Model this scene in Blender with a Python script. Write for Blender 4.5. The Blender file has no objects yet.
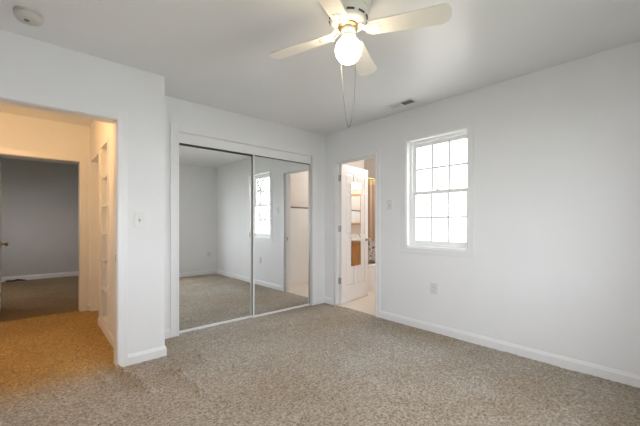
import bpy, bmesh, math, random
from mathutils import Vector, Matrix
random.seed(7)
S = bpy.context.scene
C = S.collection
PI = math.pi

# ------------------------------------------------------------------ camera
cam_d = bpy.data.cameras.new('camera')
cam = bpy.data.objects.new('camera', cam_d); C.objects.link(cam)
cam.location = (0, 0, 1.154)
cam.rotation_euler = (PI/2, 0, -math.radians(41.96))
cam_d.sensor_fit = 'HORIZONTAL'; cam_d.sensor_width = 36.0
cam_d.lens = 36.0*319.75/640.0
cam_d.shift_y = 10.3/640.0
cam_d.clip_start = 0.02
S.camera = cam

# ------------------------------------------------------------------ exposure
S.view_settings.view_transform = 'Standard'
S.view_settings.look = 'None'
S.view_settings.gamma = 1.0
S.view_settings.use_curve_mapping = False
S.view_settings.exposure = 0.0
S.cycles.use_denoising = True
S.cycles.max_bounces = 14
S.cycles.diffuse_bounces = 8
S.cycles.glossy_bounces = 8
S.cycles.transparent_max_bounces = 16
S.cycles.sample_clamp_indirect = 6.0
S.cycles.caustics_reflective = True

# ------------------------------------------------------------------ overcast sky
W = bpy.data.worlds.new('sky'); S.world = W; W.use_nodes = True
wn = W.node_tree.nodes; wl = W.node_tree.links
bg = wn['Background']
tc = wn.new('ShaderNodeTexCoord'); sx = wn.new('ShaderNodeSeparateXYZ'); rp = wn.new('ShaderNodeValToRGB')
wl.new(tc.outputs['Generated'], sx.inputs[0]); wl.new(sx.outputs[2], rp.inputs[0])
rp.color_ramp.elements[0].position = 0.0; rp.color_ramp.elements[0].color = (0.945, 0.93, 0.965, 1)
rp.color_ramp.elements[1].position = 0.8; rp.color_ramp.elements[1].color = (0.91, 0.91, 0.965, 1)
wl.new(rp.outputs[0], bg.inputs[0])
bg.inputs[1].default_value = 9.0

def area(name, loc, rot, sx_, sy_, power, col):
    d = bpy.data.lights.new(name, 'AREA'); d.shape = 'RECTANGLE'; d.size = sx_; d.size_y = sy_
    d.energy = power; d.color = col
    o = bpy.data.objects.new(name, d); C.objects.link(o); o.location = loc; o.rotation_euler = rot
    return o
# sky portals for the right window and the two added unseen windows
for nm, lc, rt, w_, h_ in (('portal_left', (-0.68, 1.1, 1.35), (0, -PI/2, 0), 1.2, 1.0), ('portal_rear', (1.475, -0.27, 1.285), (PI/2, 0, 0), 1.65, 1.47), ('portal_right', (3.31, 1.71, 1.485), (0, PI/2, 0), 1.21, 0.69)):
    area(nm, lc, rt, w_, h_, 1, (1, 1, 1)).data.cycles.is_portal = True
# area lamp added behind an unseen opening, standing for far-room daylight
area('far_room_fill', (-1.45, 7.2, 1.4), (0, -PI/2, 0), 1.0, 1.0, 2.8, (1.0, 0.93, 0.84))
# the hall's own ceiling lamp
hl = bpy.data.lights.new('hall_lamp', 'POINT'); hl.energy = 20; hl.color = (1.0, 0.56, 0.22); hl.shadow_soft_size = 0.09
ho = bpy.data.objects.new('hall_lamp', hl); C.objects.link(ho); ho.location = (-0.22, 3.8, 2.12)
# unseen lamp added to brighten the bathroom
bl = bpy.data.lights.new('bathroom_fill', 'POINT'); bl.energy = 42; bl.color = (1.0, 0.96, 0.91); bl.shadow_soft_size = 0.1
bo = bpy.data.objects.new('bathroom_fill', bl); C.objects.link(bo); bo.location = (4.95, 2.85, 2.3)

# ------------------------------------------------------------------ helpers
def lin(r, g, b):
    f = lambda c: (c/255/12.92) if c/255 <= 0.04045 else ((c/255+0.055)/1.055)**2.4
    return (f(r), f(g), f(b), 1)

def mat(name, col, rough=0.5, metal=0.0, noise=None, bump=None, spec=None, emit=None, coat=0):
    m = bpy.data.materials.new(name); m.use_nodes = True
    n = m.node_tree.nodes; l = m.node_tree.links; b = n['Principled BSDF']
    b.inputs['Base Color'].default_value = col
    b.inputs['Roughness'].default_value = rough; b.inputs['Metallic'].default_value = metal
    if spec is not None: b.inputs['Specular IOR Level'].default_value = spec
    if coat: b.inputs['Coat Weight'].default_value = coat
    t = n.new('ShaderNodeTexCoord')
    if noise:
        sc, amt = noise
        z = n.new('ShaderNodeTexNoise'); z.inputs['Scale'].default_value = sc; z.inputs['Detail'].default_value = 4
        l.new(t.outputs['Object'], z.inputs['Vector'])
        r = n.new('ShaderNodeValToRGB')
        r.color_ramp.elements[0].position = 0.3; r.color_ramp.elements[1].position = 0.7
        r.color_ramp.elements[0].color = tuple(c*(1-amt) for c in col[:3])+(1,)
        r.color_ramp.elements[1].color = tuple(min(1, c*(1+amt)) for c in col[:3])+(1,)
        l.new(z.outputs['Fac'], r.inputs[0]); l.new(r.outputs[0], b.inputs['Base Color'])
    if bump:
        sc, st = bump
        z = n.new('ShaderNodeTexNoise'); z.inputs['Scale'].default_value = sc; z.inputs['Detail'].default_value = 3
        l.new(t.outputs['Object'], z.inputs['Vector'])
        q = n.new('ShaderNodeBump'); q.inputs['Strength'].default_value = st; q.inputs['Distance'].default_value = 0.004
        l.new(z.outputs['Fac'], q.inputs['Height']); l.new(q.outputs[0], b.inputs['Normal'])
    if emit:
        b.inputs['Emission Color'].default_value = emit[0]; b.inputs['Emission Strength'].default_value = emit[1]
    return m

M = {}
M['wall'] = mat('white_wall_paint', (0.785, 0.80, 0.82, 1), 0.6, noise=(3, 0.012), bump=(180, 0.05))
M['ceiling'] = mat('ceiling_paint', (0.77, 0.78, 0.79, 1), 0.34, spec=0.75, noise=(2, 0.012), bump=(140, 0.06))
M['trim'] = mat('white_trim_enamel', (0.795, 0.805, 0.815, 1), 0.35, noise=(6, 0.01))
M['vinyl'] = mat('white_vinyl', (0.86, 0.87, 0.87, 1), 0.35)
M['far_wall'] = mat('grey_wall_paint', (0.56, 0.55, 0.535, 1), 0.6, noise=(3, 0.02), bump=(180, 0.05))
M['bath_wall'] = mat('bath_wall_paint', (0.74, 0.68, 0.635, 1), 0.5, noise=(3, 0.02))
M['wainscot'] = mat('white_wall_panel', (0.84, 0.84, 0.84, 1), 0.3, noise=(6, 0.01))
M['plate'] = mat('white_plastic', (0.73, 0.73, 0.71, 1), 0.35)
M['plate2'] = mat('ivory_plastic', (0.69, 0.69, 0.67, 1), 0.35)
M['slot'] = mat('dark_slot', (0.05, 0.05, 0.05, 1), 0.6)
M['greyslot'] = mat('grey_recess', (0.16, 0.16, 0.16, 1), 0.6)
M['chrome'] = mat('brushed_chrome', (0.72, 0.72, 0.72, 1), 0.25, 1.0)
M['alum'] = mat('white_door_rail', (0.82, 0.82, 0.82, 1), 0.3)
M['darkmetal'] = mat('dark_track_metal', (0.10, 0.10, 0.10, 1), 0.45, 0.6)
M['brass'] = mat('aged_brass', (0.45, 0.33, 0.16, 1), 0.3, 1.0)
M['nickel'] = mat('satin_nickel', (0.50, 0.49, 0.47, 1), 0.35, 1.0)
M['mirror'] = mat('mirror_silver', (0.86, 0.88, 0.88, 1), 0.0, 1.0)
M['fan_white'] = mat('fan_white_enamel', (0.82, 0.80, 0.76, 1), 0.35)
M['blade'] = mat('fan_blade_white', (0.86, 0.83, 0.77, 1), 0.45, noise=(9, 0.015))
M['globe'] = mat('lit_globe_glass', (1, 0.97, 0.92, 1), 0.3, emit=((1.0, 0.80, 0.56, 1), 21.0))
M['bulb'] = mat('lit_bulb_glass', (1, 0.95, 0.85, 1), 0.3, emit=((1.0, 0.80, 0.58, 1), 13.0))
M['porcelain'] = mat('white_tub_enamel', (0.86, 0.86, 0.86, 1), 0.12)
M['counter'] = mat('white_cultured_marble', (0.85, 0.83, 0.80, 1), 0.15, noise=(7, 0.03))
M['detector'] = mat('detector_plastic', (0.56, 0.55, 0.51, 1), 0.4)
M['shingle'] = mat('roof_shingle', (0.35, 0.36, 0.37, 1), 0.9, noise=(12, 0.25))
M['siding'] = mat('white_clapboard', (0.80, 0.82, 0.84, 1), 0.6, noise=(2, 0.03))
M['lawn'] = mat('pale_ground', (0.78, 0.78, 0.75, 1), 0.95, noise=(3, 0.15))
M['grass'] = mat('short_lawn', (0.13, 0.15, 0.10, 1), 0.95, noise=(3, 0.2))
M['bark'] = mat('tree_bark', (0.16, 0.12, 0.09, 1), 0.9, noise=(20, 0.3))
M['leaf'] = mat('tree_leaves', (0.13, 0.19, 0.13, 1), 0.7, noise=(8, 0.3))
M['darkglass'] = mat('house_window_glass', (0.10, 0.12, 0.14, 1), 0.08, noise=(3, 0.1))
M['cap'] = mat('dark_cap_rail', (0.10, 0.095, 0.09, 1), 0.4, noise=(20, 0.1))
M['chain'] = mat('dull_chain_metal', (0.30, 0.28, 0.25, 1), 0.5, 0.7)
M['scrap'] = mat('dark_scrap', (0.05, 0.04, 0.035, 1), 0.8, noise=(30, 0.3))

def glass_mat():
    m = bpy.data.materials.new('window_glass'); m.use_nodes = True
    n = m.node_tree.nodes; l = m.node_tree.links; n.clear()
    o = n.new('ShaderNodeOutputMaterial'); t = n.new('ShaderNodeBsdfTransparent'); g = n.new('ShaderNodeBsdfGlossy')
    t.inputs[0].default_value = (0.95, 0.97, 0.97, 1); g.inputs['Roughness'].default_value = 0.02
    lw = n.new('ShaderNodeLayerWeight'); lw.inputs[0].default_value = 0.5
    pw = n.new('ShaderNodeMath'); pw.operation = 'POWER'; pw.inputs[1].default_value = 4.0
    l.new(lw.outputs['Facing'], pw.inputs[0])
    f = n.new('ShaderNodeMapRange'); f.inputs[3].default_value = 0.03; f.inputs[4].default_value = 0.6
    l.new(pw.outputs[0], f.inputs[0])
    x = n.new('ShaderNodeMixShader'); l.new(f.outputs[0], x.inputs[0]); l.new(t.outputs[0], x.inputs[1]); l.new(g.outputs[0], x.inputs[2])
    l.new(x.outputs[0], o.inputs[0]); return m
M['glass'] = glass_mat()

def carpet_mat(name='cut_pile_carpet', tint=(1, 1, 1, 1), hall_light_tint=None):
    m = bpy.data.materials.new(name); m.use_nodes = True
    n = m.node_tree.nodes; l = m.node_tree.links; b = n['Principled BSDF']
    t = n.new('ShaderNodeTexCoord')
    def noise(sc, det, rough=0.6):
        z = n.new('ShaderNodeTexNoise'); z.inputs['Scale'].default_value = sc; z.inputs['Detail'].default_value = det
        z.inputs['Roughness'].default_value = rough
        l.new(t.outputs['Object'], z.inputs['Vector']); return z
    fine = noise(62, 5, 0.78); clump = noise(20, 3); patch = noise(0.9, 3)
    r1 = n.new('ShaderNodeValToRGB'); e = r1.color_ramp.elements
    e[0].position = 0.33; e[0].color = (0.118, 0.091, 0.068, 1)
    e[1].position = 0.67; e[1].color = (0.73, 0.675, 0.605, 1)
    k = e.new(0.5); k.color = (0.43, 0.382, 0.325, 1)
    l.new(fine.outputs['Fac'], r1.inputs[0])
    r2 = n.new('ShaderNodeValToRGB'); e = r2.color_ramp.elements
    e[0].position = 0.35; e[0].color = (0.80, 0.72, 0.61, 1); e[1].position = 0.65; e[1].color = (1, 1, 1, 1)
    l.new(patch.outputs['Fac'], r2.inputs[0])
    r3 = n.new('ShaderNodeValToRGB'); e = r3.color_ramp.elements
    e[0].position = 0.3; e[0].color = (0.84, 0.83, 0.81, 1); e[1].position = 0.7; e[1].color = (1.0, 1.0, 1.0, 1)
    l.new(clump.outputs['Fac'], r3.inputs[0])
    def mul(a, c):
        x = n.new('ShaderNodeMix'); x.data_type = 'RGBA'; x.blend_type = 'MULTIPLY'; x.inputs['Factor'].default_value = 1
        l.new(a, x.inputs['A']); l.new(c, x.inputs['B']); return x.outputs['Result']
    tn = n.new('ShaderNodeRGB'); tn.outputs[0].default_value = tint
    tint_out = tn.outputs[0]
    if hall_light_tint:                                         # warm hall light painted into the pile colour, fading in at the doorway
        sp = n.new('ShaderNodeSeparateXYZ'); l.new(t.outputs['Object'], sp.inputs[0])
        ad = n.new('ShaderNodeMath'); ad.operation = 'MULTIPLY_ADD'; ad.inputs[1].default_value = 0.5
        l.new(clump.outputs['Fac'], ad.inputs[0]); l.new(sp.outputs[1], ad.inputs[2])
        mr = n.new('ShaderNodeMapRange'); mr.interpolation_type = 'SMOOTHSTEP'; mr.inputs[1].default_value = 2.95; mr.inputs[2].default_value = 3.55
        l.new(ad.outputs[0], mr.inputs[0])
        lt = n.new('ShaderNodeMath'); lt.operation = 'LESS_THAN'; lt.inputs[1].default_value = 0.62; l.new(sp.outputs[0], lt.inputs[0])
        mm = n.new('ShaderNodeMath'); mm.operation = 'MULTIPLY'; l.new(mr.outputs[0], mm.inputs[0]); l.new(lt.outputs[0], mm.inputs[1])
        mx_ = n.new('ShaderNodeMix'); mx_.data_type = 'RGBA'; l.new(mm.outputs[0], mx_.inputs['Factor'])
        l.new(tn.outputs[0], mx_.inputs['A']); mx_.inputs['B'].default_value = hall_light_tint; tint_out = mx_.outputs['Result']
    col = mul(mul(mul(r1.outputs[0], r2.outputs[0]), r3.outputs[0]), tint_out)
    l.new(col, b.inputs['Base Color'])
    b.inputs['Roughness'].default_value = 1.0; b.inputs['Specular IOR Level'].default_value = 0.05
    b.inputs['Sheen Weight'].default_value = 0.15; b.inputs['Sheen Roughness'].default_value = 0.6
    q = n.new('ShaderNodeBump'); q.inputs['Strength'].default_value = 0.7; q.inputs['Distance'].default_value = 0.012
    l.new(fine.outputs['Fac'], q.inputs['Height']); l.new(q.outputs[0], b.inputs['Normal'])
    return m
M['carpet'] = carpet_mat(hall_light_tint=(1.16, 0.83, 0.26, 1))  # tan tint carries the hall's warm light in the carpet colour
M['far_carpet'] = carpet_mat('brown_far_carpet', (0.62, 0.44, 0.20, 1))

def tile_mat():
    m = bpy.data.materials.new('beige_floor_tile'); m.use_nodes = True
    n = m.node_tree.nodes; l = m.node_tree.links; b = n['Principled BSDF']
    t = n.new('ShaderNodeTexCoord'); k = n.new('ShaderNodeTexBrick')
    k.offset = 0.0; k.inputs['Scale'].default_value = 1.0
    k.inputs['Brick Width'].default_value = 0.305; k.inputs['Row Height'].default_value = 0.305
    k.inputs['Mortar Size'].default_value = 0.003
    k.inputs['Color1'].default_value = (0.70, 0.62, 0.54, 1); k.inputs['Color2'].default_value = (0.73, 0.65, 0.57, 1)
    k.inputs['Mortar'].default_value = (0.62, 0.54, 0.46, 1)
    l.new(t.outputs['Object'], k.inputs['Vector']); l.new(k.outputs['Color'], b.inputs['Base Color'])
    b.inputs['Roughness'].default_value = 0.4
    return m
M['tile'] = tile_mat()

def oak_mat():
    m = bpy.data.materials.new('honey_oak'); m.use_nodes = True
    n = m.node_tree.nodes; l = m.node_tree.links; b = n['Principled BSDF']
    t = n.new('ShaderNodeTexCoord'); mp = n.new('ShaderNodeMapping'); mp.inputs['Scale'].default_value = (22, 22, 1.6)
    z = n.new('ShaderNodeTexNoise'); z.inputs['Scale'].default_value = 2.0; z.inputs['Detail'].default_value = 6
    l.new(t.outputs['Object'], mp.inputs[0]); l.new(mp.outputs[0], z.inputs['Vector'])
    r = n.new('ShaderNodeValToRGB'); e = r.color_ramp.elements
    e[0].position = 0.3; e[0].color = (0.42, 0.185, 0.055, 1); e[1].position = 0.7; e[1].color = (0.64, 0.32, 0.11, 1)
    l.new(z.outputs['Fac'], r.inputs[0]); l.new(r.outputs[0], b.inputs['Base Color'])
    b.inputs['Roughness'].default_value = 0.35
    return m
M['oak'] = oak_mat()

def curtain_mat():
    m = bpy.data.materials.new('shower_curtain_cloth'); m.use_nodes = True
    n = m.node_tree.nodes; l = m.node_tree.links; b = n['Principled BSDF']
    t = n.new('ShaderNodeTexCoord'); s = n.new('ShaderNodeSeparateXYZ'); l.new(t.outputs['Object'], s.inputs[0])
    v = n.new('ShaderNodeTexVoronoi'); v.inputs['Scale'].default_value = 26; l.new(t.outputs['Object'], v.inputs['Vector'])
    r = n.new('ShaderNodeValToRGB'); e = r.color_ramp.elements
    e[0].position = 0.25; e[0].color = (0.10, 0.085, 0.08, 1); e[1].position = 0.5; e[1].color = (0.55, 0.50, 0.46, 1)
    l.new(v.outputs['Distance'], r.inputs[0])
    f = n.new('ShaderNodeMapRange'); f.inputs[1].default_value = 0.80; f.inputs[2].default_value = 0.90
    l.new(s.outputs[2], f.inputs[0])
    h = n.new('ShaderNodeMapRange'); h.inputs[1].default_value = 1.80; h.inputs[2].default_value = 1.82
    l.new(s.outputs[2], h.inputs[0])
    x = n.new('ShaderNodeMix'); x.data_type = 'RGBA'
    l.new(f.outputs[0], x.inputs['Factor']); l.new(r.outputs[0], x.inputs['A']); x.inputs['B'].default_value = (0.40, 0.29, 0.20, 1)
    y = n.new('ShaderNodeMix'); y.data_type = 'RGBA'
    l.new(h.outputs[0], y.inputs['Factor']); l.new(x.outputs['Result'], y.inputs['A']); y.inputs['B'].default_value = (0.46, 0.35, 0.16, 1)
    l.new(y.outputs['Result'], b.inputs['Base Color']); b.inputs['Roughness'].default_value = 0.8
    return m
M['curtain'] = curtain_mat()

# -------- mesh building
def link(name, bm, m, parent=None, smooth=False, loc=None):
    bmesh.ops.recalc_face_normals(bm, faces=bm.faces[:])
    me = bpy.data.meshes.new(name); bm.to_mesh(me); bm.free()
    me.materials.append(M[m] if isinstance(m, str) else m)
    if smooth:
        for p in me.polygons: p.use_smooth = True
        try: me.set_sharp_from_angle(angle=math.radians(40))
        except Exception: pass
    o = bpy.data.objects.new(name, me); C.objects.link(o)
    if parent: o.parent = parent
    if loc: o.location = loc
    return o

def box(bm, x0, x1, y0, y1, z0, z1, bev=0.0, mx=None):
    t = bmesh.new()
    bmesh.ops.create_cube(t, size=1)
    bmesh.ops.scale(t, vec=(abs(x1-x0), abs(y1-y0), abs(z1-z0)), verts=t.verts)
    bmesh.ops.translate(t, vec=((x0+x1)/2, (y0+y1)/2, (z0+z1)/2), verts=t.verts)
    if bev: bmesh.ops.bevel(t, geom=t.edges[:], offset=bev, segments=2, affect='EDGES', profile=0.6)
    merge(bm, t, mx)

def merge(bm, t, mx=None):
    if mx is not None: bmesh.ops.transform(t, matrix=mx, verts=t.verts)
    me = bpy.data.meshes.new('tmp'); t.to_mesh(me); t.free(); bm.from_mesh(me); bpy.data.meshes.remove(me)

def lathe(bm, prof, seg=32, mx=None):
    t = bmesh.new(); rings = []
    for r, z in prof:
        if r < 1e-5: rings.append([t.verts.new((0, 0, z))])
        else: rings.append([t.verts.new((r*math.cos(2*PI*i/seg), r*math.sin(2*PI*i/seg), z)) for i in range(seg)])
    for a, b in zip(rings, rings[1:]):
        for i in range(seg):
            j = (i+1) % seg
            if len(a) == 1 and len(b) == 1: continue
            if len(a) == 1: t.faces.new((a[0], b[i], b[j]))
            elif len(b) == 1: t.faces.new((a[i], a[j], b[0]))
            else: t.faces.new((a[i], a[j], b[j], b[i]))
    for ring, end in ((rings[0], 0), (rings[-1], 1)):
        if len(ring) > 1: t.faces.new(ring)
    bmesh.ops.recalc_face_normals(t, faces=t.faces[:])
    merge(bm, t, mx)

def tube(bm, pts, r, seg=8, mx=None):
    t = bmesh.new(); pts = [Vector(p) for p in pts]; rings = []
    for i, p in enumerate(pts):
        a = pts[max(i-1, 0)]; b = pts[min(i+1, len(pts)-1)]; d = (b-a).normalized()
        u = d.cross(Vector((0, 0, 1)) if abs(d.z) < 0.9 else Vector((1, 0, 0))).normalized(); v = d.cross(u)
        rr = r[i] if isinstance(r, (list, tuple)) else r
        rings.append([t.verts.new(p+u*rr*math.cos(2*PI*k/seg)+v*rr*math.sin(2*PI*k/seg)) for k in range(seg)])
    for a, b in zip(rings, rings[1:]):
        for k in range(seg):
            t.faces.new((a[k], a[(k+1) % seg], b[(k+1) % seg], b[k]))
    t.faces.new(rings[0]); t.faces.new(rings[-1])
    merge(bm, t, mx)

def prism(bm, outline, z0, z1, mx=None, bev=0):
    """outline = xy points, extruded z0..z1"""
    t = bmesh.new()
    a = [t.verts.new((x, y, z0)) for x, y in outline]; b = [t.verts.new((x, y, z1)) for x, y in outline]
    t.faces.new(a); t.faces.new(b[::-1]); n = len(a)
    for i in range(n): t.faces.new((a[i], b[i], b[(i+1) % n], a[(i+1) % n]))
    if bev:
        es = [e for e in t.edges if abs(e.verts[0].co.z-e.verts[1].co.z) < 1e-6]
        bmesh.ops.bevel(t, geom=es, offset=bev, segments=2, affect='EDGES')
    merge(bm, t, mx)

def empty(name, loc=(0, 0, 0), rz=0):
    o = bpy.data.objects.new(name, None); C.objects.link(o)
    o.location = loc; o.rotation_euler = (0, 0, rz); o.empty_display_size = 0.05
    return o
def tag(o, label=None, cat=None, group=None, kind=None):
    if label: o['label'] = label
    if cat: o['category'] = cat
    if group: o['group'] = group
    if kind: o['kind'] = kind
    return o
def struct(name, bm, m, parent=None, smooth=False):
    o = link(name, bm, m, parent, smooth)
    if parent is None: o['kind'] = 'structure'
    return o

def wall_bm(axis, face, thick, u0, u1, z0, z1, holes=()):
    """wall slab with rectangular openings; axis 'x': plane X=face..face+thick, u = Y; axis 'y': plane Y=face.., u = X"""
    bm = bmesh.new()
    us = sorted(set([u0, u1]+[h[i] for h in holes for i in (0, 1)])); zs = sorted(set([z0, z1]+[h[i] for h in holes for i in (2, 3)]))
    def solid(i, j):
        if i < 0 or j < 0 or i >= len(us)-1 or j >= len(zs)-1: return False
        cu = (us[i]+us[i+1])/2; cz = (zs[j]+zs[j+1])/2
        return not any(h[0] < cu < h[1] and h[2] < cz < h[3] for h in holes)
    def P(d, u, z): return bm.verts.new((d, u, z) if axis == 'x' else (u, d, z))
    a, b = face, face+thick
    for i in range(len(us)-1):
        for j in range(len(zs)-1):
            if not solid(i, j): continue
            for d in (a, b):
                bm.faces.new((P(d, us[i], zs[j]), P(d, us[i+1], zs[j]), P(d, us[i+1], zs[j+1]), P(d, us[i], zs[j+1])))
            for (di, dj, e) in ((-1, 0, 0), (1, 0, 1), (0, -1, 2), (0, 1, 3)):
                if solid(i+di, j+dj): continue
                if e < 2:
                    u = us[i+e]; bm.faces.new((P(a, u, zs[j]), P(b, u, zs[j]), P(b, u, zs[j+1]), P(a, u, zs[j+1])))
                else:
                    z = zs[j+e-2]; bm.faces.new((P(a, us[i], z), P(b, us[i], z), P(b, us[i+1], z), P(a, us[i+1], z)))
    bmesh.ops.remove_doubles(bm, verts=bm.verts[:], dist=1e-5)
    return bm

# ------------------------------------------------------------------ the setting
XL, XR, YR, YF, YB, XC, H = -0.55, 3.178, -0.14, 2.992, 3.434, 0.861, 2.44
T = 0.12
WIN = (1.365, 2.056, 0.88, 2.09)           # right-wall window  y0 y1 z0 z1
BD = (2.493, 3.210, 0.0, 2.005)            # bathroom doorway
HD = (-0.27, 0.507, 0.0, 1.985)            # hall doorway
CL = (1.122, 2.929, 0.0, 2.10)             # closet opening
FD = (-0.30, 0.465, 0.0, 1.962)            # far-room doorway (at YH)
YH, XH = 5.22, 0.57
YFF = 8.86                                  # far room's back wall
LW = (0.60, 1.60, 0.75, 1.95)              # unseen window added to the left wall to bring daylight in
RW = (0.65, 2.30, 0.55, 2.02)              # unseen window added to the rear wall for more daylight
BX, BY0, BY1 = 5.62, 2.12, 4.22            # bathroom

struct('wall_front', wall_bm('y', YF, T, XL-T, XC-T, 0, H, [HD]), 'wall')
bm = bmesh.new(); box(bm, XC-T, XC, YF, YB+T, 0, H); struct('wall_closet_side', bm, 'wall')
struct('wall_back', wall_bm('y', YB, T, XC, XR, 0, H, [CL]), 'wall')
struct('wall_right', wall_bm('x', XR, T, YR-T, BY1, 0, H, [WIN, BD]), 'wall')
struct('wall_left', wall_bm('x', XL-T, T, YR-T, YF, 0, H, [LW]), 'wall')
struct('wall_rear', wall_bm('y', YR-T, T, XL, XR, 0, H, [RW]), 'wall')
# closet behind the mirrors
bm = bmesh.new(); box(bm, XH+0.26, XR, 4.16, 4.28, 0, H); struct('wall_closet_back', bm, 'wall')
# hall
NI = (3.835, 4.262, 0.115, 1.985)
HS = (4.44, 5.14, 0.0, 1.967)
struct('wall_hall_side', wall_bm('x', XH, T, YF+T, YH, 0, H, [NI, HS]), 'wall')
struct('wall_hall_left', wall_bm('x', -0.72, T, YF+T, YH, 0, H), 'wall')
struct('wall_hall_back', wall_bm('y', YH, T, -0.72, 1.0, 0, H, [FD]), 'wall')
# far room
struct('wall_far_back', wall_bm('y', YFF, T, -1.5, 3.0, 0, H), 'far_wall')
struct('wall_far_left', wall_bm('x', -1.38, T, YH+T, YFF, 0, H, [(6.7, 7.7, 0.9, 1.9)]), 'far_wall')  # unseen opening added for the far-room area lamp
struct('wall_far_right', wall_bm('x', 2.88, T, YH+T, YFF, 0, H), 'far_wall')
struct('wall_far_front', wall_bm('y', YH+T, 0.02, -1.38, 3.0, 0, H, [FD]), 'far_wall')
# bathroom
struct('wall_bath_side', wall_bm('y', BY0-T, T, XR+T, BX+T, 0, H), 'bath_wall')
struct('wall_bath_far', wall_bm('x', BX, T, BY0, BY1, 0, H), 'bath_wall')
struct('wall_bath_back', wall_bm('y', BY1, T, XR, BX+T, 0, H), 'bath_wall')
bm = bmesh.new(); box(bm, XR+T, XR+T+0.004, BD[1]+0.07, BY1, 0, H); struct('wall_bath_front', bm, 'bath_wall')
bm = bmesh.new(); box(bm, 5.0, BX, 3.44, BY1, 0, H); struct('wall_tub_end', bm, 'bath_wall')
# wainscot panel with a dark cap line on the side wall of the bathroom
bm = bmesh.new(); box(bm, XR+T, BX, BY0, BY0+0.012, 0, 1.440); box(bm, XR+T, BX, BY0+0.012, BY0+0.024, 0, 0.10, 0.003); struct('wall_panel', bm, 'wainscot')
bm = bmesh.new(); box(bm, XR+T, BX, BY0, BY0+0.022, 1.440, 1.462, 0.003); struct('trim_1', bm, 'cap')

bm = bmesh.new()
for a in ((XL-T, XR+T, YR-T, YF+0.06), (-0.72, XR+T, YF+0.06, YH+0.06), (-1.5, 3.0, YH+0.06, YFF+T), (XR+T, BX+T, BY0-T, BY1+T)): box(bm, *a, H, H+0.12)
struct('ceiling', bm, 'ceiling')

# carpet: one fine, slightly uneven sheet with the rucks the photograph shows
def carpet():
    from mathutils import noise as nz
    bm = bmesh.new()
    rucks = [((0.50, 2.93), (0.545, 2.66), 0.026, 0.072), ((0.545, 2.66), (0.60, 2.40), 0.028, 0.062), ((0.75, 2.66), (0.83, 2.48), 0.026, 0.066), ((0.83, 2.48), (0.86, 2.16), 0.028, 0.040),
             ((1.12, 2.90), (1.08, 2.62), 0.032, 0.028), ((0.38, 3.0), (0.40, 2.72), 0.03, 0.032), ((2.25, 1.15), (3.0, 0.62), 0.05, 0.014), ((1.5, 2.4), (1.9, 2.2), 0.05, 0.012)]
    def hz(x, y):
        z = 0.0045*nz.noise((x*38, y*38, 0))+0.003*nz.noise((x*9, y*9, 3))+0.0045*nz.noise((x*2.6, y*2.6, 8))
        for (ax, ay), (bx, by), w, h in rucks:
            dx, dy = bx-ax, by-ay; L2 = dx*dx+dy*dy
            t = max(0, min(1, ((x-ax)*dx+(y-ay)*dy)/L2)); px, py = ax+t*dx-x, ay+t*dy-y
            d2 = (px*px+py*py)/(w*w)
            if d2 < 9: z += h*math.exp(-d2)*(0.75+0.35*nz.noise((x*16, y*16, 1)))
        return z
    def patch(x0, x1, y0, y1, s):
        nx = max(1, round((x1-x0)/s)); ny = max(1, round((y1-y0)/s)); g = []
        for j in range(ny+1):
            row = []
            for i in range(nx+1):
                x = x0+(x1-x0)*i/nx; y = y0+(y1-y0)*j/ny
                row.append(bm.verts.new((x, y, hz(x, y))))
            g.append(row)
        for j in range(ny):
            for i in range(nx): bm.faces.new((g[j][i], g[j][i+1], g[j+1][i+1], g[j+1][i]))
    patch(-0.55, 3.19, -0.22, 2.992, 0.0135)
    patch(0.741, 3.19, 2.992, 3.434, 0.0135); patch(1.122, 2.929, 3.434, 3.54, 0.0135)
    patch(0.741, 3.178, 3.434, 4.16, 0.08)
    bmesh.ops.translate(bm, vec=(0, 0, -0.004), verts=bm.verts[:])
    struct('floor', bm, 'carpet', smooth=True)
    bm = bmesh.new()
    patch(-0.72, 0.741, 2.992, 5.28, 0.025)
    bmesh.ops.translate(bm, vec=(0, 0, -0.004), verts=bm.verts[:])
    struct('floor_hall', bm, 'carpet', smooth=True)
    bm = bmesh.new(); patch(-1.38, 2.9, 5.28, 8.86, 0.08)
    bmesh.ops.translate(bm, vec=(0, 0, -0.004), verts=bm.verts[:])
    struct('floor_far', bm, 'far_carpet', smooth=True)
carpet()
bm = bmesh.new(); box(bm, -1.5, XR+T, YR-T, 9.0, -0.2, -0.05); box(bm, XR+T, BX+T, BY0-T, BY1+T, -0.2, -0.05); struct('floor_slab', bm, 'lawn')
bm = bmesh.new(); box(bm, 3.185, BX, BY0, BY1, -0.05, 0.004); struct('floor_bathroom', bm, 'tile')

# baseboards: profile swept between two points, n = direction into the room
def base_bm(bm, a, b, n, h=0.083, t=0.013, e0=0.0, e1=0.0):
    a = Vector((a[0], a[1], 0)); b = Vector((b[0], b[1], 0)); n = Vector((n[0], n[1], 0)); d = (b-a).normalized()
    prof = [(0, -0.03), (t, -0.03), (t, h*0.72), (t*0.75, h*0.80), (t*0.55, h*0.93), (t*0.2, h), (0, h)]
    A = [bm.verts.new(a+n*o+Vector((0, 0, z))-d*(e0*o/t)) for o, z in prof]
    B = [bm.verts.new(b+n*o+Vector((0, 0, z))+d*(e1*o/t)) for o, z in prof]
    bm.faces.new(A); bm.faces.new(B[::-1])
    for i in range(len(prof)):
        j = (i+1) % len(prof); bm.faces.new((A[i], B[i], B[j], A[j]))
def baseboard(name, *segs):
    bm = bmesh.new()
    for s in segs: base_bm(bm, *s[:3], **(s[3] if len(s) > 3 else {}))
    return struct(name, bm, 'trim')
CW = 0.07
baseboard('baseboard_front', ((HD[1]+CW, YF), (XC, YF), (0, -1), dict(e1=0.013)), ((XC, YF), (XC, YB), (1, 0), dict(e0=0.013)))
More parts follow.
